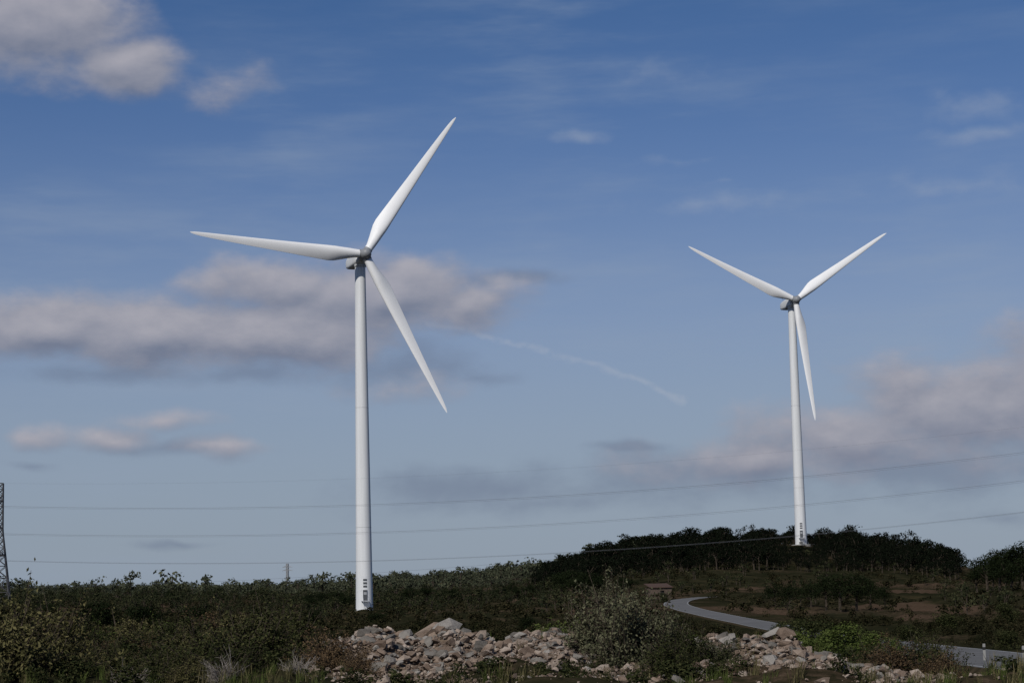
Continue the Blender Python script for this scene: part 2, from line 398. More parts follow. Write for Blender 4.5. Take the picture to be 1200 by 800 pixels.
def nacelle_mesh():
    ys = [-2.4, -2.3, -1.6, 0, 3, 5.5, 7.2, 8.0, 8.2]
    w = [.9, 1.35, 1.6, 1.75, 1.75, 1.65, 1.45, 1.15, .5]; top = [.9, 1.4, 1.65, 1.8, 1.85, 1.8, 1.65, 1.3, .6]; bot = [.9, 1.3, 1.5, 1.6, 1.55, 1.3, .9, .5, .2]
    n = 32; V = []
    for y, a, t, bb in zip(ys, w, top, bot):
        for k in range(n):
            q = 2*math.pi*k/n; c, s = math.cos(q), math.sin(q); e = .5
            V.append((a*abs(c)**e*(1 if c >= 0 else -1), y, (t if s >= 0 else bb)*abs(s)**e*(1 if s >= 0 else -1)))
    Fc = [[i*n+k, i*n+(k+1) % n, (i+1)*n+(k+1) % n, (i+1)*n+k] for i in range(len(ys)-1) for k in range(n)]
    for base in (0, (len(ys)-1)*n):
        for k in range(0, n//2-1):
            Fc.append([base+k, base+k+1, base+n-2-k, base+n-1-k])
    return np.array(V), np.array(Fc)
def box(x0, x1, y0, y1, z0, z1):
    V = np.array([(x, y, z) for x in (x0, x1) for y in (y0, y1) for z in (z0, z1)], float)
    return V, np.array([[0, 1, 3, 2], [4, 6, 7, 5], [0, 4, 5, 1], [2, 3, 7, 6], [0, 2, 6, 4], [1, 5, 7, 3]])
bv, bf = blade_mesh(); me_blade = np_mesh('blade', bv, bf, [M_blade], smooth=True, link=False)
nv, nf = nacelle_mesh(); me_nac = np_mesh('nacelle', nv, nf, [M_white], smooth=True, link=False)
def rad(h): return 2.02+(1.25-2.02)*(h/81.0)**.9
prof = [(rad(0), -1)] + [(rad(h), h) for h in np.linspace(0, 81, 40)]
tv, tf = lathe(prof, 64)
me_tower = np_mesh('tower', tv, tf, [M_white], smooth=True, link=False)
fl = [lathe([(rad(h)+.001, h-.08), (rad(h)+.02, h-.07), (rad(h)+.02, h+.07), (rad(h)+.001, h+.08)], 64)+(0,) for h in (19.5, 47.5)]
me_fl = np_mesh('flanges', *join(fl)[:2], [M_seam], smooth=False, link=False)
hubp = [(0.02, -2.2), (.4, -2.15), (.8, -1.95), (1.1, -1.5), (1.32, -.8), (1.4, 0), (1.35, .9), (1.25, 1.4), (1.05, 1.6)]
hv, hf = lathe(hubp, 40, 'y')
me_hub = np_mesh('spinner', hv, hf, [M_hub], smooth=True, link=False)
cv, cf = lathe([(1.02, .95), (1.04, 1.0), (1.04, 1.5), (1.0, 1.55)], 32); me_col = np_mesh('blade_collar', cv, cf, [M_hub], smooth=True, link=False)

def turbine(x, r, yaw, theta, door_side):
    X, Y = polar(x, r); z = float(ground_z(X, Y))
    e = bpy.data.objects.new('wind_turbine', None); scene.collection.objects.link(e); e.location = (X, Y, z)
    obj('tower', me_tower, parent=e); obj('tower_flanges', me_fl, parent=e)
    V, Fc = lathe([(.02, .25), (3.2, .25), (3.4, .1), (3.4, -1.5)], 40); np_mesh('foundation', V, Fc, [M_concrete], parent=e)
    grp = []
    def onface(x0, x1, z0, z1, m, d=.06):
        V, Fc = box(x0, x1, -rad((z0+z1)/2)-d, -rad((z0+z1)/2)+.5, z0, z1); grp.append((V, Fc, m))
    onface(-.5, .5, 2.6, 5.0, 0)
    for kk in range(3): onface(-.42, .42, 5.6+kk*.75, 6.05+kk*.75, 0, .05)
    onface(-.34, .34, 3.9, 4.5, 1, .09)
    onface(-.9, .9, 2.35, 2.5, 1, 1.1)
    for s in range(8):
        V, Fc = box(-.6, .6, -rad(1)-1.4-s*.25, -rad(1)-1.15-s*.25, 2.25-s*.28, 2.33-s*.28); grp.append((V, Fc, 1))
    for sx in (-.62, .62):
        V, Fc = tube([(sx, -rad(1)-.2, 3.4), (sx, -rad(1)-1.2, 3.4), (sx, -rad(1)-3.1, 1.2), (sx, -rad(1)-3.1, 0)], [.04]*4, 4); grp.append((V, Fc, 1))
    V, Fc, mi = join(grp); o = np_mesh('door_and_steps', V, Fc, [M_dark, M_steel_l], mi, parent=e); o.rotation_euler[2] = -az_of(x)*1.0+door_side
    head = bpy.data.objects.new('rotor_head', None); scene.collection.objects.link(head); head.parent = e
    head.location = (0, 0, HH); head.rotation_euler = (-4*D2R, 0, yaw*D2R)
    obj('nacelle', me_nac, parent=head)
    V, Fc = lathe([(1.25, -2.1), (1.45, -1.9), (1.45, -1.3)], 40); np_mesh('yaw_ring', V, Fc, [M_seam], smooth=True, parent=head)
    parts = [tube([(-.5, 6.5, 1.6), (-.5, 6.5, 3.0)], [.05, .04], 6)+(0,), tube([(.5, 6.5, 1.6), (.5, 6.5, 3.0)], [.05, .04], 6)+(0,),
             tube([(-.9, 6.5, 3.0), (.9, 6.5, 3.0)], [.04, .04], 5)+(0,), box(-.25, .25, 4.2, 4.8, 1.8, 2.2)+(0,)]
    V, Fc, mi = join(parts); np_mesh('wind_sensor_mast', V, Fc, [M_steel], mi, parent=head)
    rot = bpy.data.objects.new('rotor', None); scene.collection.objects.link(rot); rot.parent = head; rot.location = (0, -4.2, .1)
    obj('spinner', me_hub, parent=rot)
    for q in range(3):
        ang = (90-theta-120*q)*D2R
        for nm, me in ((f'blade_{q+1}', me_blade), (f'blade_collar_{q+1}', me_col)):
            o = bpy.data.objects.new(nm, me); scene.collection.objects.link(o); o.parent = rot
            o.rotation_euler = (0, ang, 0)
    return e, (X, Y, z)
t1, p1 = turbine(427, 468, 21, 55.7, .1)
t2, p2 = turbine(941.5, 686, 13, 34.7, .1)

# ------------------------------------------------------------------ pylons + cables
def pylon(name, H, wb, wt, arms, m, loc, rotz, th=.09):
    parts = []
    def bar(a, b_, r=th): V, Fc = tube([a, b_], [r, r], 4); parts.append((V, Fc, 0))
    def w(h): return (wb+(wt-wb)*min(1, h/(H*.62)))/2
    lv = [0]
    while lv[-1] < H-.8: lv.append(min(H, lv[-1]+max(1.3, w(lv[-1])*1.5)))
    C = [(-1, -1), (1, -1), (1, 1), (-1, 1)]
    for a, b_ in zip(lv[:-1], lv[1:]):
        for q in range(4):
            c0, c1 = C[q], C[(q+1) % 4]
            A_ = np.array([c0[0]*w(a), c0[1]*w(a), a]); B_ = np.array([c0[0]*w(b_), c0[1]*w(b_), b_])
            A2 = np.array([c1[0]*w(a), c1[1]*w(a), a]); B2 = np.array([c1[0]*w(b_), c1[1]*w(b_), b_])
            bar(A_, B_, th*1.3); bar(A_, B2, th*.6); bar(A2, B_, th*.6); bar(B_, B2, th*.6)
    for h, L in arms:
        for s in (-1, 1):
            tip = np.array([0, s*L, h])
            for cx in (-1, 1):
                bar((cx*w(h), s*w(h), h), tip, th*.8); bar((cx*w(h), s*w(h), h+1.2), tip, th*.7)
                for t in (.33, .66):
                    a = np.array((cx*w(h), s*w(h), h))*(1-t)+tip*t; b_ = np.array((cx*w(h), s*w(h), h+1.2))*(1-t)+tip*t; bar(a, b_, th*.5)
            for kk in range(7):
                V, Fc = lathe([(.02, 0), (.14, -.03), (.02, -.12)], 8); V = V+tip+np.array([0, 0, -.1-kk*.17]); parts.append((V, Fc, 1))
    V, Fc, mi = join(parts); o = np_mesh(name, V, Fc, [m, M_white], mi); o.location = loc; o.rotation_euler[2] = rotz; return o
LX, LY = polar(-1, 470); lz = float(ground_z(LX, LY))
top_z = bearing(0, 566)[1]*470+CZ; Hl = top_z-lz
hs = [bearing(0, v)[1]*470+CZ-lz+1.4 for v in (594, 626, 657)]
RX, RY = polar(1400, 430); rz_ = float(ground_z(RX, RY))
ang = math.atan2(RY-LY, RX-LX)
pylon('electricity_pylon', Hl, 5.2, 1.3, [(hs[2], 3.4), (hs[1], 4.2), (hs[0], 3.2)], M_steel, (LX, LY, lz), ang+.35, .12)
yR = [bearing(1400, v)[1]*430+CZ for v in (505, 538, 575)]
pylon('electricity_pylon', yR[0]+5-rz_, 5.2, 1.3, [(yR[2]+1.4-rz_, 3.4), (yR[1]+1.4-rz_, 4.2), (yR[0]+1.4-rz_, 3.2)], M_steel, (RX, RY, rz_), ang, .1)
par = []
per = np.array([-math.sin(ang), math.cos(ang), 0])
perL = np.array([-math.sin(ang+.35), math.cos(ang+.35), 0])
def span(A_, B_, sag, r=.022):
    t = np.linspace(0, 1, 60)[:, None]; P = A_*(1-t)+B_*t; P[:, 2] -= 4*sag*(t*(1-t))[:, 0]
    V, Fc = tube(P, [r]*60, 4); par.append((V, Fc, 0))
for hl, zr, L in zip(hs, yR, (3.2, 4.2, 3.4)):
    for s in (-1, 1):
        span(np.array([LX, LY, lz+hl-1.3])+perL*L*s, np.array([RX, RY, zr])+per*L*s, 5.4, .022 if s < 0 else .014)
span(np.array([LX, LY, lz+Hl]), np.array([RX, RY, yR[0]+5]), 4.6, .008)
A_ = np.array([*polar(-60, 700), bearing(-60, 690)[1]*700+CZ]); B_ = np.array([*polar(680, 760), bearing(680, 652)[1]*760+CZ])
span(A_, B_, 2.2, .025)
V, Fc, mi = join(par); np_mesh('power_lines', V, Fc, [M_wire], mi)
fx, fy = polar(337, 2200); fz = float(ground_z(fx, fy))
pylon('electricity_pylon', bearing(337, 660)[1]*2200+CZ-fz, 6, 2, [(bearing(337, 668)[1]*2200+CZ-fz, 6), (bearing(337, 664)[1]*2200+CZ-fz, 6)], M_steel_l, (fx, fy, fz), 1.2, .22)

# ------------------------------------------------------------------ road
rw = np.interp(clr, [100, 200], [5.4, 4.4])
def strip(o0, o1, lift, n=7):
    T = np.gradient(cl, axis=0); T /= np.linalg.norm(T, axis=1)[:, None]; Nn = np.stack([-T[:, 1], T[:, 0]], 1)
    V = np.array([np.stack([*(cl+Nn*(rw/2*(o0+(o1-o0)*k_))[:, None]).T, zcl+lift], 1) for k_ in np.linspace(0, 1, n)])
    return V, Nn
def grid_faces(V):
    a, n = V.shape[:2]; i, j = np.meshgrid(np.arange(a-1), np.arange(n-1), indexing='ij')
    return V.reshape(-1, 3), np.stack([i*n+j, (i+1)*n+j, (i+1)*n+j+1, i*n+j+1], -1).reshape(-1, 4)
V0, Nn = strip(-1, 1, 0); parts = [grid_faces(V0)+(0,)]
for o0, o1 in ((-.95, -.9), (.9, .95)): parts.append(grid_faces(strip(o0, o1, .006, 2)[0])+(1,))
for s, e in ((-1, V0[0]), (1, V0[-1])):
    lo = e.copy(); lo[:, :2] += Nn*s*.8; lo[:, 2] -= .6; parts.append(grid_faces(np.array([e, lo]))+(2,))
V, Fc, mi = join(parts); np_mesh('road', V, Fc, [M_asph, M_line, M_bank], mi)
def near_road(x, y, d):
    n1 = np.min(np.hypot(x[:, None]-cl[None, :, 0], y[:, None]-cl[None, :, 1]), axis=1) < d
    a = np.arctan2(x, y); r = np.hypot(x, y)
    rr_ = np.interp(a, [az_of(788), az_of(806), az_of(898)], [360, 315, 215])
    n2 = (a > az_of(788)) & (a < az_of(900)) & (r < rr_+3) & (r > rr_-85)
    n3 = (a > az_of(1108)) & (r < 84) & (r > 52)
    return n1 | n2 | n3
for x, r in ((1150, 74), (1196, 66)):
    X_, Y_ = polar(x, r); z = float(ground_z(X_, Y_)); e = bpy.data.objects.new('road_marker_post', None); scene.collection.objects.link(e); e.location = (X_, Y_, z)
    V, Fc = box(-.045, .045, -.03, .03, 0, .75); V[(V[:, 2] > .7) & (V[:, 1] > 0), 2] -= .05; np_mesh('post', V, Fc, [M_concrete], parent=e)
    V, Fc = box(-.048, .048, -.033, .033, .53, .63); np_mesh('reflector_band', V, Fc, [M_black], parent=e)

# ------------------------------------------------------------------ stone hut
hx, hy = polar(772, 420); hz = float(ground_z(hx, hy))-.1
hut = bpy.data.objects.new('stone_hut', None); scene.collection.objects.link(hut); hut.location = (hx, hy, hz); hut.rotation_euler[2] = .25
parts = [box(-2.3, -1.9, -1.8, 1.8, -.5, 2.5), box(1.9, 2.3, -1.8, 1.8, -.5, 2.5), box(-1.9, 1.9, 1.4, 1.8, -.5, 2.5),
         box(-1.9, -.2, -1.8, -1.4, -.5, 2.5), box(.7, 1.9, -1.8, -1.4, -.5, 2.5), box(-.2, .7, -1.8, -1.4, 1.95, 2.5)]
V, Fc, mi = join([p+(0,) for p in parts]); np_mesh('walls', V, Fc, [M_stone], mi, parent=hut)
V = np.array([(-2.5, -2.1, 2.5), (2.5, -2.1, 2.5), (2.5, 2.0, 3.3), (-2.5, 2.0, 3.3), (-2.5, -2.1, 2.65), (2.5, -2.1, 2.65), (2.5, 2.0, 3.45), (-2.5, 2.0, 3.45)])
Fc = np.array([[3, 2, 1, 0], [4, 5, 6, 7], [0, 1, 5, 4], [1, 2, 6, 5], [2, 3, 7, 6], [3, 0, 4, 7]]); np_mesh('roof', V, Fc, [M_tile], parent=hut)
V, Fc = box(-.2, .7, -1.5, -1.45, -.4, 1.95); np_mesh('doorway_shade_panel', V, Fc, [M_black], parent=hut)  # near-black sheet stands in for shade inside the doorway

# ------------------------------------------------------------------ woodland & scrub
def region(n, x0, x1, r0, r1, seed):
    r_ = np.random.default_rng(seed)
    a = r_.uniform(az_of(x0), az_of(x1), n); r = np.sqrt(r_.uniform(r0*r0, r1*r1, n))
    return r*np.sin(a), r*np.cos(a), r_
def clump(X, Y, lam, seed):
    q = np.random.default_rng(seed); v = 0
    for _ in range(6):
        a = q.uniform(0, 6.28); l = lam*q.uniform(.6, 1.6); v = v+np.sin(2*math.pi/l*(X*math.cos(a)+Y*math.sin(a))+q.uniform(0, 6.28))
    return v/6**.5
def on_patch(X, Y):
    k = np.zeros(len(X), bool)
    for (x, r, rx, ry) in PATCH:
        p = polar(x, r); k |= ((X-p[0])/rx)**2+((Y-p[1])/ry)**2 < .8
    return k
T_hi = [crown(380, .036, 'pine', 16) for _ in range(6)]
T_bush = [crown(260, .05, 'bush', 12, False) for _ in range(6)]
T_lo = [crown(130, .058, 'pine', 12) for _ in range(6)]
T_lob = [crown(80, .085, 'bush', 9, False) for _ in range(5)]
def P3(X, Y, dz=-.1): return np.stack([X, Y, ground_z(X, Y)+dz], 1)
X, Y, r_ = region(2300, 628, 1125, 575, 735, 11)
k = clump(X, Y, 30, 5) > -1.2
k &= (np.hypot(X-p2[0], Y-p2[1]) > 7) & ~((np.abs(X*p2[1]-Y*p2[0])/math.hypot(p2[0], p2[1]) < 3.0) & (np.hypot(X, Y) < 690) & (np.hypot(X, Y) > 655))
X, Y = X[k], Y[k]; h = r_.uniform(2.6, 6.2, len(X))*(1+.36*clump(X, Y, 13, 8).clip(-1, 1.6))
h = np.where((np.hypot(X, Y) < 690) & (np.abs(X*p2[1]-Y*p2[0])/math.hypot(p2[0], p2[1]) < 9), np.minimum(h, 3.2), h)
scatter('hill_pine_woodland', T_hi, split(T_hi, P3(X, Y), h, R_=r_), [M_hill, M_bark])
X, Y, r_ = region(5600, -500, 760, 700, 1950, 12)
k = clump(X, Y, 90, 4) > -.9; X, Y = X[k], Y[k]; h = r_.uniform(3.5, 9.0, len(X))*(1+.3*clump(X, Y, 50, 7).clip(-1, 2))
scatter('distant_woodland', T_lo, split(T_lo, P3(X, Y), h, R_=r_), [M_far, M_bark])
X, Y, r_ = region(1200, 700, 1900, 740, 1500, 13)
h = r_.uniform(4, 7, len(X)); scatter('distant_woodland', T_lo, split(T_lo, P3(X, Y), h, R_=r_), [M_pine, M_bark])
X, Y, r_ = region(1700, -300, 660, 300, 720, 17)
k = (clump(X, Y, 55, 12) > -.5) & (np.hypot(X-p1[0], Y-p1[1]) > 9) & ~on_patch(X, Y) & ~((np.abs(X*p1[1]-Y*p1[0])/math.hypot(p1[0], p1[1]) < 3) & (np.hypot(X, Y) < 468) & (np.hypot(X, Y) > 330))
X, Y = X[k], Y[k]; h = r_.uniform(1.8, 4.4, len(X))*np.clip(np.hypot(X, Y)/520, .5, 1.1)
scatter('valley_woodland', T_lo, split(T_lo, P3(X, Y), h, R_=r_), [M_valley, M_bark])
X, Y, r_ = region(4800, -350, 1500, 230, 720, 14)
k = (clump(X, Y, 40, 9) > -.4) & ~near_road(X, Y, 4.5) & (np.hypot(X-p1[0], Y-p1[1]) > 6) & ~on_patch(X, Y)
X, Y = X[k], Y[k]; h = r_.uniform(.8, 2.4, len(X)); scatter('scrub', T_lob, split(T_lob, P3(X, Y), h, h*r_.uniform(1, 1.7, len(h)), R_=r_), [M_scrub])
X, Y, r_ = region(2100, -350, 1500, 60, 240, 15)
k = (clump(X, Y, 22, 10) > -.5) & ~near_road(X, Y, 4.2); X, Y = X[k], Y[k]
h = r_.uniform(.5, 1.6, len(X))*np.clip(np.hypot(X, Y)/110, .6, 1); scatter('scrub', T_bush, split(T_bush, P3(X, Y), h, h*r_.uniform(1, 1.6, len(h)), R_=r_), [M_scrub])
X, Y, r_ = region(420, 600, 1400, 280, 640, 16)
k = (clump(X, Y, 60, 2) > 0) & ~near_road(X, Y, 6) & ~on_patch(X, Y); X, Y = X[k], Y[k]
h = r_.uniform(2.2, 4, len(X)); scatter('orchard_trees', T_lo, split(T_lo, P3(X, Y), h, R_=r_), [M_valley, M_bark])

T_tree = [crown(3000, .018, 'pine', 26) for _ in range(3)]
ME_tree = [np_mesh('pine_tree', *t[:2], [M_pine, M_bark], t[2], link=False) for t in T_tree]
T_rb = [crown(3000, .024, 'bush', 22, False) for _ in range(3)]
ME_rb = [np_mesh('bush', *t[:2], [M_oak], t[2], link=False) for t in T_rb]
ME_rbd = [np_mesh('dark_bush', *t[:2], [M_pine], t[2], link=False) for t in T_rb]
ME_rbg = [np_mesh('green_bush', *t[:2], [M_green], t[2], link=False) for t in T_rb]
q = np.random.default_rng(5)
def put(name, me, x, r, h, w=1.0):
    X_, Y_ = polar(x, r); s = (h*w, h*w, h)
    return obj(name, me, (X_, Y_, float(ground_z(X_, Y_))-.08), q.uniform(0, 6.28), s)
for i, (x, r, h) in enumerate([(362, 440, 4.6), (378, 445, 5.2), (396, 438, 4.8), (408, 445, 4), (658, 420, 6.5), (672, 415, 7.4), (688, 410, 7), (703, 412, 6),
        (950, 330, 4.5), (968, 320, 6), (984, 315, 6.4), (1003, 318, 6.2), (1020, 325, 5.2), (1036, 340, 4), (908, 330, 4), (925, 325, 4.6),
        (1146, 440, 6.5), (1158, 430, 8.2), (1172, 420, 8.6), (1186, 415, 9.3), (1200, 410, 10), (1215, 415, 9), (1235, 420, 9), (1255, 410, 8), (1164, 440, 7.5), (1192, 430, 8.5), (1179, 400, 7), (1207, 395, 7.5),
        (530, 520, 5), (480, 540, 5), (500, 530, 5.5), (580, 480, 4), (600, 470, 4.5), (622, 460, 4), (250, 600, 5), (300, 640, 5.6), (200, 620, 6), (738, 440, 4), (728, 450, 4.5)]):
    put('pine_tree', ME_tree[i % 3], x, r, h, 1.2)
for i, (x, r, h, w) in enumerate([(98, 140, 2.7, 1.2), (118, 142, 2.9, 1.2), (168, 165, 3.0, 1.1), (182, 168, 2.6, 1.1), (60, 190, 2.4, 1.2), (230, 190, 2.4, 1.5), (305, 200, 2.2, 1.4), (365, 240, 2.6, 1.3), (440, 230, 1.8, 1.5), (620, 170, 1.7, 1.6), (560, 190, 1.7, 1.5), (1110, 180, 2.4, 1.5), (1180, 200, 3, 1.3), (1060, 135, 1.5, 1.6), (1180, 110, 1.3, 1.5), (500, 150, 1.5, 1.6), (700, 160, 1.8, 1.5), (760, 150, 1.6, 1.5),
        (912, 150, 1.9, 1.4), (930, 140, 2.2, 1.3), (950, 130, 2.2, 1.4), (970, 118, 2.0, 1.4), (1000, 112, 1.8, 1.4), (1020, 104, 1.4, 1.6), (778, 372, 2.3, 1.3)]):
    put('evergreen_bush', (ME_rbd if i < 10 else ME_rb)[i % 3], x, r, h, w)
for i, (x, r, h, w) in enumerate([(990, 92, 2.0, 1.3), (968, 96, 1.6, 1.2), (925, 92, 1.6, 1.5), (895, 92, 1.2, 1.5), (830, 88, 1.0, 1.3), (800, 96, 1.3, 1.4), (1015, 88, 1.5, 1.4), (655, 75, 1.1, 1.4), (685, 80, 1.1, 1.4), (1045, 85, 1.2, 1.4), (945, 88, 1.2, 1.6)]):
    put('green_bush', ME_rbg[i % 3], x, r, h, w)

S_dark = [shrub(170, 9500, .021, .55, .62, seed=s) for s in (1, 2, 3)]
S_spiky = [shrub(200, 13000, .019, .42, .5, wispy=1, seed=s) for s in (4, 5)]
S_dry = [shrub(90, 900, .012, .5, .55, wispy=1, seed=s) for s in (6, 7)]
def ml(S, n, m, bk=M_bark): return [np_mesh(n, s[0], s[1], [m, bk], s[2], link=False) for s in S]
L_dark, L_olive, L_green, L_brown = ml(S_dark, 'kermes_oak_shrub', M_oak), ml(S_dark[:2]+S_spiky[:1], 'olive_shrub', M_olive), ml(S_dark, 'green_shrub', M_green), ml(S_dark[1:], 'dry_shrub', M_brown)
L_grey, L_dry = ml(S_spiky, 'rosemary_shrub', M_grey), ml(S_dry, 'bare_twig_shrub', M_brown, M_deadwood)
near = [
 ('olive_shrub', L_olive, 8, 41, 2.35, .95), ('olive_shrub', L_olive, 52, 42.5, 2.0, 1.0), ('olive_shrub', L_olive, -40, 42, 2.3, 1.1), ('olive_shrub', L_olive, -100, 43, 2.1, 1.1), ('kermes_oak_shrub', L_dark, 84, 42, 1.0, 1.3),
 ('kermes_oak_shrub', L_dark, 125, 46, .85, 1.6), ('bare_twig_shrub', L_dry, 150, 42, .7, 1.4), ('kermes_oak_shrub', L_dark, 195, 44, 1.15, 1.4), ('dry_shrub', L_brown, 160, 43, .6, 1.6),
 ('kermes_oak_shrub', L_dark, 240, 45, 1.5, 1.3), ('kermes_oak_shrub', L_dark, 300, 44, 1.65, 1.2), ('kermes_oak_shrub', L_dark, 342, 46, 1.4, 1.15), ('bare_twig_shrub', L_dry, 262, 40.5, .75, 1.2), ('kermes_oak_shrub', L_dark, 275, 42, 1.0, 1.5),
 ('dry_shrub', L_brown, 385, 43, 1.15, 1.1), ('dry_shrub', L_brown, 415, 42, .8, 1.2), ('bare_twig_shrub', L_dry, 350, 41, .6, 1.3),
 ('rosemary_shrub', L_grey, 735, 44, 2.15, .95), ('rosemary_shrub', L_grey, 705, 45, 1.95, .95), ('rosemary_shrub', L_grey, 768, 44.5, 1.65, 1.0), ('kermes_oak_shrub', L_dark, 808, 44, 1.25, 1.1), ('rosemary_shrub', L_grey, 838, 44, .9, 1.1), ('kermes_oak_shrub', L_dark, 780, 42.5, 1.0, 1.2),
 ('kermes_oak_shrub', L_dark, 695, 42, .6, 1.3), ('green_shrub', L_green, 640, 55, 1.25, 1.3), ('green_shrub', L_green, 672, 56, 1.25, 1.3), ('rosemary_shrub', L_grey, 570, 40, .3, 1.6), ('green_shrub', L_green, 500, 40, .2, 1.8), ('olive_shrub', L_olive, 630, 40.5, .3, 1.5),
 ('dry_shrub', L_brown, 1040, 54, 1.3, 1.3), ('kermes_oak_shrub', L_dark, 1072, 55, 1.6, 1.2), ('dry_shrub', L_brown, 1098, 54, 1.0, 1.2), ('kermes_oak_shrub', L_dark, 1086, 57, 1.4, 1.1), ('olive_shrub', L_olive, 1150, 42, .3, 1.9), ('olive_shrub', L_olive, 1000, 41, .25, 1.7), ('dry_shrub', L_brown, 920, 41, .25, 1.8), ('kermes_oak_shrub', L_dark, 860, 42, .55, 1.3), ('kermes_oak_shrub', L_dark, 1010, 56, 1.2, 1.2),
 ('kermes_oak_shrub', L_dark, 90, 60, 1.4, 1.4), ('olive_shrub', L_olive, 150, 70, 1.7, 1.5), ('kermes_oak_shrub', L_dark, 210, 66, 1.5, 1.6), ('dry_shrub', L_brown, 180, 58, 1.0, 1.6), ('olive_shrub', L_olive, 270, 62, 1.7, 1.3), ('kermes_oak_shrub', L_dark, 330, 60, 1.4, 1.4), ('dry_shrub', L_brown, 130, 54, .8, 1.8), ('kermes_oak_shrub', L_dark, 40, 56, 1.3, 1.5), ('olive_shrub', L_olive, 215, 54, .9, 1.6),
 ('green_shrub', L_green, 105, 66, 1.2, 1.6), ('green_shrub', L_green, 190, 75, 1.2, 1.5), ('green_shrub', L_green, 320, 74, 1.3, 1.4), ('olive_shrub', L_olive, 110, 44, .7, 1.5), ('olive_shrub', L_olive, 225, 42, .8, 1.3), ('dry_shrub', L_brown, 245, 70, 1.5, 1.4), ('dry_shrub', L_brown, 70, 72, 1.6, 1.5)]
for i, (n, L, x, r, h, w) in enumerate(near): put(n, L[i % len(L)], x, r, h, w)

def tuft(n, h):
    V = []
    for i in range(n):
        a = rng.uniform(0, 6.28); l = rng.uniform(.5, 1)*h; b0 = np.array([rng.normal()*.06, rng.normal()*.06, 0]); d = np.array([math.cos(a), math.sin(a), 0])
        s = np.array([-d[1], d[0], 0])*.007; m_ = b0+d*l*.18+np.array([0, 0, l*.6]); e = b0+d*l*.5*rng.uniform(.4, 1.2)+np.array([0, 0, l])
        V += [b0-s, b0+s, m_+s*.8, m_-s*.8, m_-s*.8, m_+s*.8, e+s*.2, e-s*.2]
    return np.array(V), np.arange(len(V)).reshape(-1, 4), 0
T_t = [tuft(22, .5) for _ in range(5)]
X, Y, r_ = region(5200, -150, 1350, 37, 72, 21)
k = (clump(X, Y, 5, 3) > -.5) & ~near_road(X, Y, 3.2); rr = np.hypot(X, Y)
k &= ~((np.abs(rr-47) < 6.5) & (np.arctan2(X, Y) > az_of(380)) & (np.arctan2(X, Y) < az_of(1150)) & (r_.uniform(size=len(X)) < .9))
X, Y = X[k], Y[k]; h = r_.uniform(.35, 1.0, len(X)); g_ = r_.uniform(size=len(X)) < .5
scatter('dry_grass', T_t, split(T_t, P3(X[g_], Y[g_], -.02), h[g_], R_=r_), [M_straw])
scatter('green_weeds', T_t, split(T_t, P3(X[~g_], Y[~g_], -.02), h[~g_]*.8, R_=r_), [M_green])
X, Y, r_ = region(1300, -150, 1350, 38, 64, 22)
k = (clump(X, Y, 7, 6) > -.4) & ~near_road(X, Y, 3.2) & ~((np.abs(np.hypot(X, Y)-47) < 6.5) & (np.arctan2(X, Y) > az_of(380)))
X, Y = X[k], Y[k]; h = r_.uniform(.2, .65, len(X))
scatter('low_scrub', T_bush, split(T_bush, P3(X, Y, -.03), h, h*r_.uniform(1, 1.8, len(h)), R_=r_), [M_oak])

# ------------------------------------------------------------------ rocks
def rock(n, seed):
    r_ = np.random.default_rng(seed); bm = bmesh.new()
    p = r_.normal(size=(n, 3)); p /= np.linalg.norm(p, axis=1)[:, None]; p *= r_.uniform(.75, 1.05, (n, 1)); p *= np.array([1, r_.uniform(.55, .9), r_.uniform(.4, .75)])
    for v in p: bm.verts.new(v)
    bmesh.ops.convex_hull(bm, input=bm.verts)
    bmesh.ops.delete(bm, geom=[v for v in bm.verts if not v.link_faces], context='VERTS')
    bmesh.ops.triangulate(bm, faces=bm.faces); bm.normal_update()
    bm.verts.index_update(); V = np.array([v.co[:] for v in bm.verts]); Fc = np.array([[v.index for v in f.verts] for f in bm.faces]); bm.free()
    a, b_ = r_.uniform(-.5, .5, 2); Rm = np.array(Matrix.Rotation(a, 3, 'X') @ Matrix.Rotation(b_, 3, 'Y')); return V@Rm.T, Fc, 0
T_r = [rock(n, s) for s, n in enumerate([12, 14, 13, 18, 22, 15, 16, 20, 26, 18, 14, 12])]
def rocks(name, n, x0, x1, rc, rsd, smin, smax, seed, m, lift=.0):
    r_ = np.random.default_rng(seed); a = r_.uniform(az_of(x0), az_of(x1), n); r = rc+r_.normal(size=n)*rsd
    X, Y = r*np.sin(a), r*np.cos(a)
    hp = np.interp(a, px_pile, h_pile); k = r_.uniform(size=n) < .15+hp/.3; X, Y, a, r = X[k], Y[k], a[k], r[k]; n = len(X)
    s = smin*np.exp(r_.exponential(.5, n)); s = np.minimum(s, smax)
    p = P3(X, Y, 0); p[:, 2] += s*r_.uniform(.05, .5, n)+lift*r_.uniform(0, 1, n)
    g = []; t = r_.integers(0, len(T_r), n)
    for k in range(len(T_r)):
        q_ = t == k; m_ = q_.sum(); g.append((p[q_], r_.uniform(0, 6.28, m_), np.stack([s[q_]*r_.uniform(.8, 1.3, m_), s[q_]*r_.uniform(.8, 1.2, m_), s[q_]*r_.uniform(.7, 1.2, m_)], 1)))
    return scatter(name, T_r, g, [m])
rocks('rubble_stones', 13000, 355, 1180, 47.2, 3.4, .035, .2, 31, M_rock, .06)
rocks('rubble_stones', 2000, 360, 1170, 48.0, 3.0, .06, .24, 32, M_rockg, .05)
rocks('gravel_stones', 10000, 330, 1200, 45.8, 3.8, .018, .06, 33, M_rock)
me_b = [np_mesh('boulder', *T_r[k][:2], [M_rockg if k % 2 else M_rock], link=False) for k in range(8)]
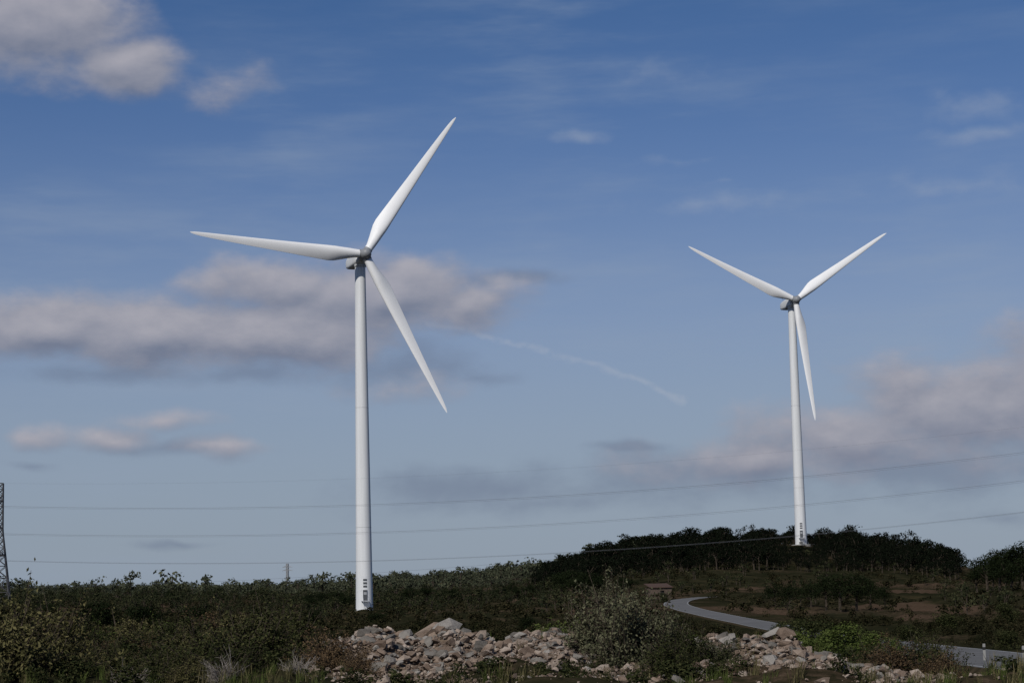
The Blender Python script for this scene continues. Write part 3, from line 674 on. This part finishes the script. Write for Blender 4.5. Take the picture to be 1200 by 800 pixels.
for i, (x, r, s) in enumerate([(508, 50.5, .42), (524, 50, .38), (487, 49, .28), (542, 50, .32), (470, 50.5, .22), (583, 49, .27), (628, 50, .34), (650, 49.5, .22), (428, 49, .2), (905, 50, .34), (918, 49.5, .28), (893, 49, .24), (952, 49.5, .2), (610, 48, .2), (1012, 49, .2)]):
    X_, Y_ = polar(x, r); o = obj('boulder', me_b[i % 8], (X_, Y_, float(ground_z(X_, Y_))+s*.4), q.uniform(0, 6.28), (s*1.3, s, s*.95)); o.rotation_euler[0] = q.uniform(-.3, .3)

# ------------------------------------------------------------------ light & sky
SUN_EL, SUN_AZ = 40, 205
sd = bpy.data.lights.new('sun', 'SUN'); sun = bpy.data.objects.new('sun', sd); scene.collection.objects.link(sun)
sd.energy = 3.4; sd.angle = .5*D2R; sd.color = (1, .955, .89)
vs = Vector((math.sin(SUN_AZ*D2R)*math.cos(SUN_EL*D2R), math.cos(SUN_AZ*D2R)*math.cos(SUN_EL*D2R), math.sin(SUN_EL*D2R)))
sun.rotation_euler = (-vs).to_track_quat('-Z', 'Y').to_euler()

W = bpy.data.worlds.new('World'); scene.world = W; W.use_nodes = True; nt = W.node_tree
bg = nt.nodes['Background']; STR = .1; bg.inputs['Strength'].default_value = STR
sky = N(nt, 'ShaderNodeTexSky', sky_type='NISHITA'); sky.sun_disc = False; sky.sun_elevation = SUN_EL*D2R; sky.sun_rotation = SUN_AZ*D2R
sky.air_density = 1.0; sky.dust_density = .6; sky.ozone_density = 2.5; sky.altitude = 300
tc = N(nt, 'ShaderNodeTexCoord'); sep = N(nt, 'ShaderNodeSeparateXYZ'); nt.links.new(tc.outputs['Generated'], sep.inputs[0])
K = FPX/100
azn = math_(nt, 'MULTIPLY', math_(nt, 'ARCTAN2', sep.outputs[0], sep.outputs[1]), K)
eln = math_(nt, 'MULTIPLY', math_(nt, 'ARCSINE', sep.outputs[2]), K)
cb = N(nt, 'ShaderNodeCombineXYZ'); nt.links.new(azn, cb.inputs[0]); nt.links.new(eln, cb.inputs[1]); vec = cb.outputs[0]
def ae(x, y):
    a, t = bearing(x, y); return a*K, math.atan(t)*K
def vmath(nt, op, a, b_):
    n = N(nt, 'ShaderNodeVectorMath', operation=op)
    for s, v in ((n.inputs[0], a), (n.inputs[1], b_)):
        if v is None: continue
        if hasattr(v, 'links'): nt.links.new(v, s)
        else: s.default_value = v
    return n
def ellgroup(name, ells, warp, nscale, namp, detail=6):
    gt = bpy.data.node_groups.new(name, 'ShaderNodeTree')
    gt.interface.new_socket('Vector', in_out='INPUT', socket_type='NodeSocketVector')
    gt.interface.new_socket('F', in_out='OUTPUT', socket_type='NodeSocketFloat')
    gi = gt.nodes.new('NodeGroupInput'); go = gt.nodes.new('NodeGroupOutput'); v = gi.outputs[0]
    wn = N(gt, 'ShaderNodeTexNoise'); wn.inputs['Scale'].default_value = 1.1; wn.inputs['Detail'].default_value = 2; gt.links.new(v, wn.inputs['Vector'])
    w1 = vmath(gt, 'SUBTRACT', wn.outputs['Color'], (.5, .5, .5)); w2 = vmath(gt, 'MULTIPLY', w1.outputs[0], (warp*1.6, warp*.7, 0)); v2 = vmath(gt, 'ADD', v, w2.outputs[0]).outputs[0]
    cur = None
    for (x, y, rx, ry, wt) in ells:
        ax, ay = ae(x, y)
        s = vmath(gt, 'SUBTRACT', v2, (ax, ay, 0)).outputs[0]; m_ = vmath(gt, 'MULTIPLY', s, (100/rx, 100/ry, 0)).outputs[0]
        l = vmath(gt, 'LENGTH', m_, None).outputs['Value']; e = math_(gt, 'MULTIPLY', math_(gt, 'SUBTRACT', 1.25, l), wt)
        if cur is None: cur = e
        else:
            mx = N(gt, 'ShaderNodeMath', operation='SMOOTH_MAX'); gt.links.new(cur, mx.inputs[0]); gt.links.new(e, mx.inputs[1]); mx.inputs[2].default_value = .25; cur = mx.outputs[0]
    cur = math_(gt, 'MAXIMUM', cur, -1.0)
    sc = vmath(gt, 'MULTIPLY', v, (1, 1.7, 1)).outputs[0]
    n1 = noise(gt, sc, nscale, detail, .54)
    f = math_(gt, 'ADD', cur, math_(gt, 'MULTIPLY', math_(gt, 'SUBTRACT', n1, .5), namp))
    gt.links.new(f, go.inputs[0]); return gt
def call(gt, v):
    n = N(nt, 'ShaderNodeGroup'); n.node_tree = gt; nt.links.new(v, n.inputs[0]); return n.outputs[0]
def mrange(f, a, b_, c=0, d=1):
    n = N(nt, 'ShaderNodeMapRange'); n.interpolation_type = 'SMOOTHSTEP'
    nt.links.new(f, n.inputs[0])
    for i, v in enumerate((a, b_, c, d)): n.inputs[i+1].default_value = v
    return n.outputs[0]
bright = [(40, 32, 130, 60, 1.2), (145, 76, 80, 38, 1.1), (250, 104, 60, 28, .45),
          (40, 384, 130, 38, 1.2), (180, 384, 170, 46, 1.3), (330, 392, 140, 44, 1.3), (320, 335, 120, 34, 1.1), (450, 345, 140, 48, 1.3), (545, 352, 75, 36, .9), (470, 455, 85, 22, .5),
          (35, 514, 42, 17, .7), (130, 513, 56, 17, .75), (190, 491, 64, 14, .65), (258, 520, 64, 15, .6),
          (1130, 480, 160, 66, 1.1), (1010, 510, 150, 46, 1.0), (880, 538, 160, 34, .75), (1230, 440, 110, 62, 1.0)]
dull = [(560, 575, 180, 36, .8), (640, 590, 160, 20, .6), (470, 430, 120, 40, .75), (130, 435, 120, 16, .8), (300, 440, 110, 16, .7), (605, 328, 70, 13, .8), (740, 520, 60, 9, .8), (830, 555, 220, 44, .8), (1080, 548, 190, 46, .8), (210, 637, 60, 7, .7), (40, 548, 40, 7, .5), (560, 440, 60, 14, .5), (1180, 602, 70, 14, .5), (200, 524, 150, 10, .5)]
GA = ellgroup('cumulus_field', bright, .38, 1.25, 1.5, 6); GB = ellgroup('grey_cloud_field', dull, .4, 1.1, 1.4, 5)
fa = call(GA, vec); vo = vmath(nt, 'ADD', vec, (-.05, .17, 0)).outputs[0]; fb = call(GA, vo)
da = mrange(fa, -.02, .9)
lit = math_(nt, 'ADD', math_(nt, 'MULTIPLY', math_(nt, 'SUBTRACT', fa, fb), .7), .46, clamp=True)
S = 1/STR
def sc3(c): return tuple(v*S for v in c)
cc = mixc(nt, lit, sc3((.17, .195, .27)), sc3((.40, .39, .435)))
fd = call(GB, vec); dd = math_(nt, 'MULTIPLY', mrange(fd, .05, 1.0), .55)
vm = N(nt, 'ShaderNodeMapping'); nt.links.new(vec, vm.inputs[0]); vm.inputs['Rotation'].default_value = (0, 0, -.12); vm.inputs['Scale'].default_value = (.28, 1.5, 1)
cir = noise(nt, vm.outputs[0], 1.0, 5, .6)
cirm = mrange(noise(nt, vec, .22, 1), .4, .62)
cd = math_(nt, 'MULTIPLY', mrange(cir, .40, .8), math_(nt, 'ADD', math_(nt, 'MULTIPLY', cirm, .3), .14))
wis = [(683, 165, 32, 11, 1.0), (840, 238, 130, 14, .7), (780, 85, 60, 22, .4), (1140, 125, 80, 22, .75), (1150, 158, 70, 12, .75), (1130, 215, 150, 20, .5), (800, 185, 60, 8, .4), (845, 215, 20, 6, .6), (280, 110, 60, 14, .4)]
GC = ellgroup('wisp_field', wis, .5, 2.0, 1.5, 4); wd = math_(nt, 'MULTIPLY', mrange(call(GC, vec), .1, 1.3), .38)
tr = None
pts = [(500, 377), (680, 422), (745, 443), (800, 470)]
wv = N(nt, 'ShaderNodeTexNoise'); nt.links.new(vec, wv.inputs['Vector']); wv.inputs['Scale'].default_value = 3; wv.inputs['Detail'].default_value = 3
wvv = vmath(nt, 'MULTIPLY', vmath(nt, 'SUBTRACT', wv.outputs['Color'], (.5, .5, .5)).outputs[0], (.2, .2, 0)).outputs[0]; vw = vmath(nt, 'ADD', vec, wvv).outputs[0]
for a_, b__ in zip(pts[:-1], pts[1:]):
    A2, B2 = np.array(ae(*a_)), np.array(ae(*b__)); d = B2-A2; L = np.linalg.norm(d); d /= L
    s = vmath(nt, 'SUBTRACT', vw, (A2[0], A2[1], 0)).outputs[0]
    t = vmath(nt, 'DOT_PRODUCT', s, (d[0], d[1], 0)).outputs['Value']; t = math_(nt, 'MAXIMUM', math_(nt, 'MINIMUM', t, float(L)), 0.0)
    pr = N(nt, 'ShaderNodeVectorMath', operation='SCALE'); pr.inputs[0].default_value = (d[0], d[1], 0); nt.links.new(t, pr.inputs['Scale'])
    l = vmath(nt, 'LENGTH', vmath(nt, 'SUBTRACT', s, pr.outputs[0]).outputs[0], None).outputs['Value']
    tr = l if tr is None else math_(nt, 'MINIMUM', tr, l)
td = math_(nt, 'MULTIPLY', mrange(tr, .065, 0), math_(nt, 'MULTIPLY', mrange(noise(nt, vec, 3.5, 3), .3, .6), .26))
# clear-air filter: deeper blue overhead, hazier low down
flt = ramp(nt, math_(nt, 'MULTIPLY', eln, 1/7.0, clamp=True), [(0, (.47, .49, .64)), (.45, (.52, .52, .655)), (1, (.31, .43, .60))])
tint = mixc(nt, 1.0, sky.outputs[0], flt, 'MULTIPLY')
hazy = mixc(nt, math_(nt, 'MULTIPLY', mrange(eln, 5.8, .1), .8), tint, sc3((.26, .32, .40)))
c1 = mixc(nt, cd, hazy, sc3((.28, .345, .45)))
c2 = mixc(nt, wd, c1, sc3((.34, .39, .48)))
c3 = mixc(nt, td, c2, sc3((.43, .46, .53)))
c4 = mixc(nt, dd, c3, sc3((.14, .175, .26)))
c5 = mixc(nt, math_(nt, 'MULTIPLY', da, .92), c4, cc)
nt.links.new(c5, bg.inputs['Color'])
W.cycles.sampling_method = 'MANUAL'; W.cycles.sample_map_resolution = 256
tot = sum(len(o.data.polygons) for o in scene.objects if o.type == 'MESH'); print('FACES', tot)
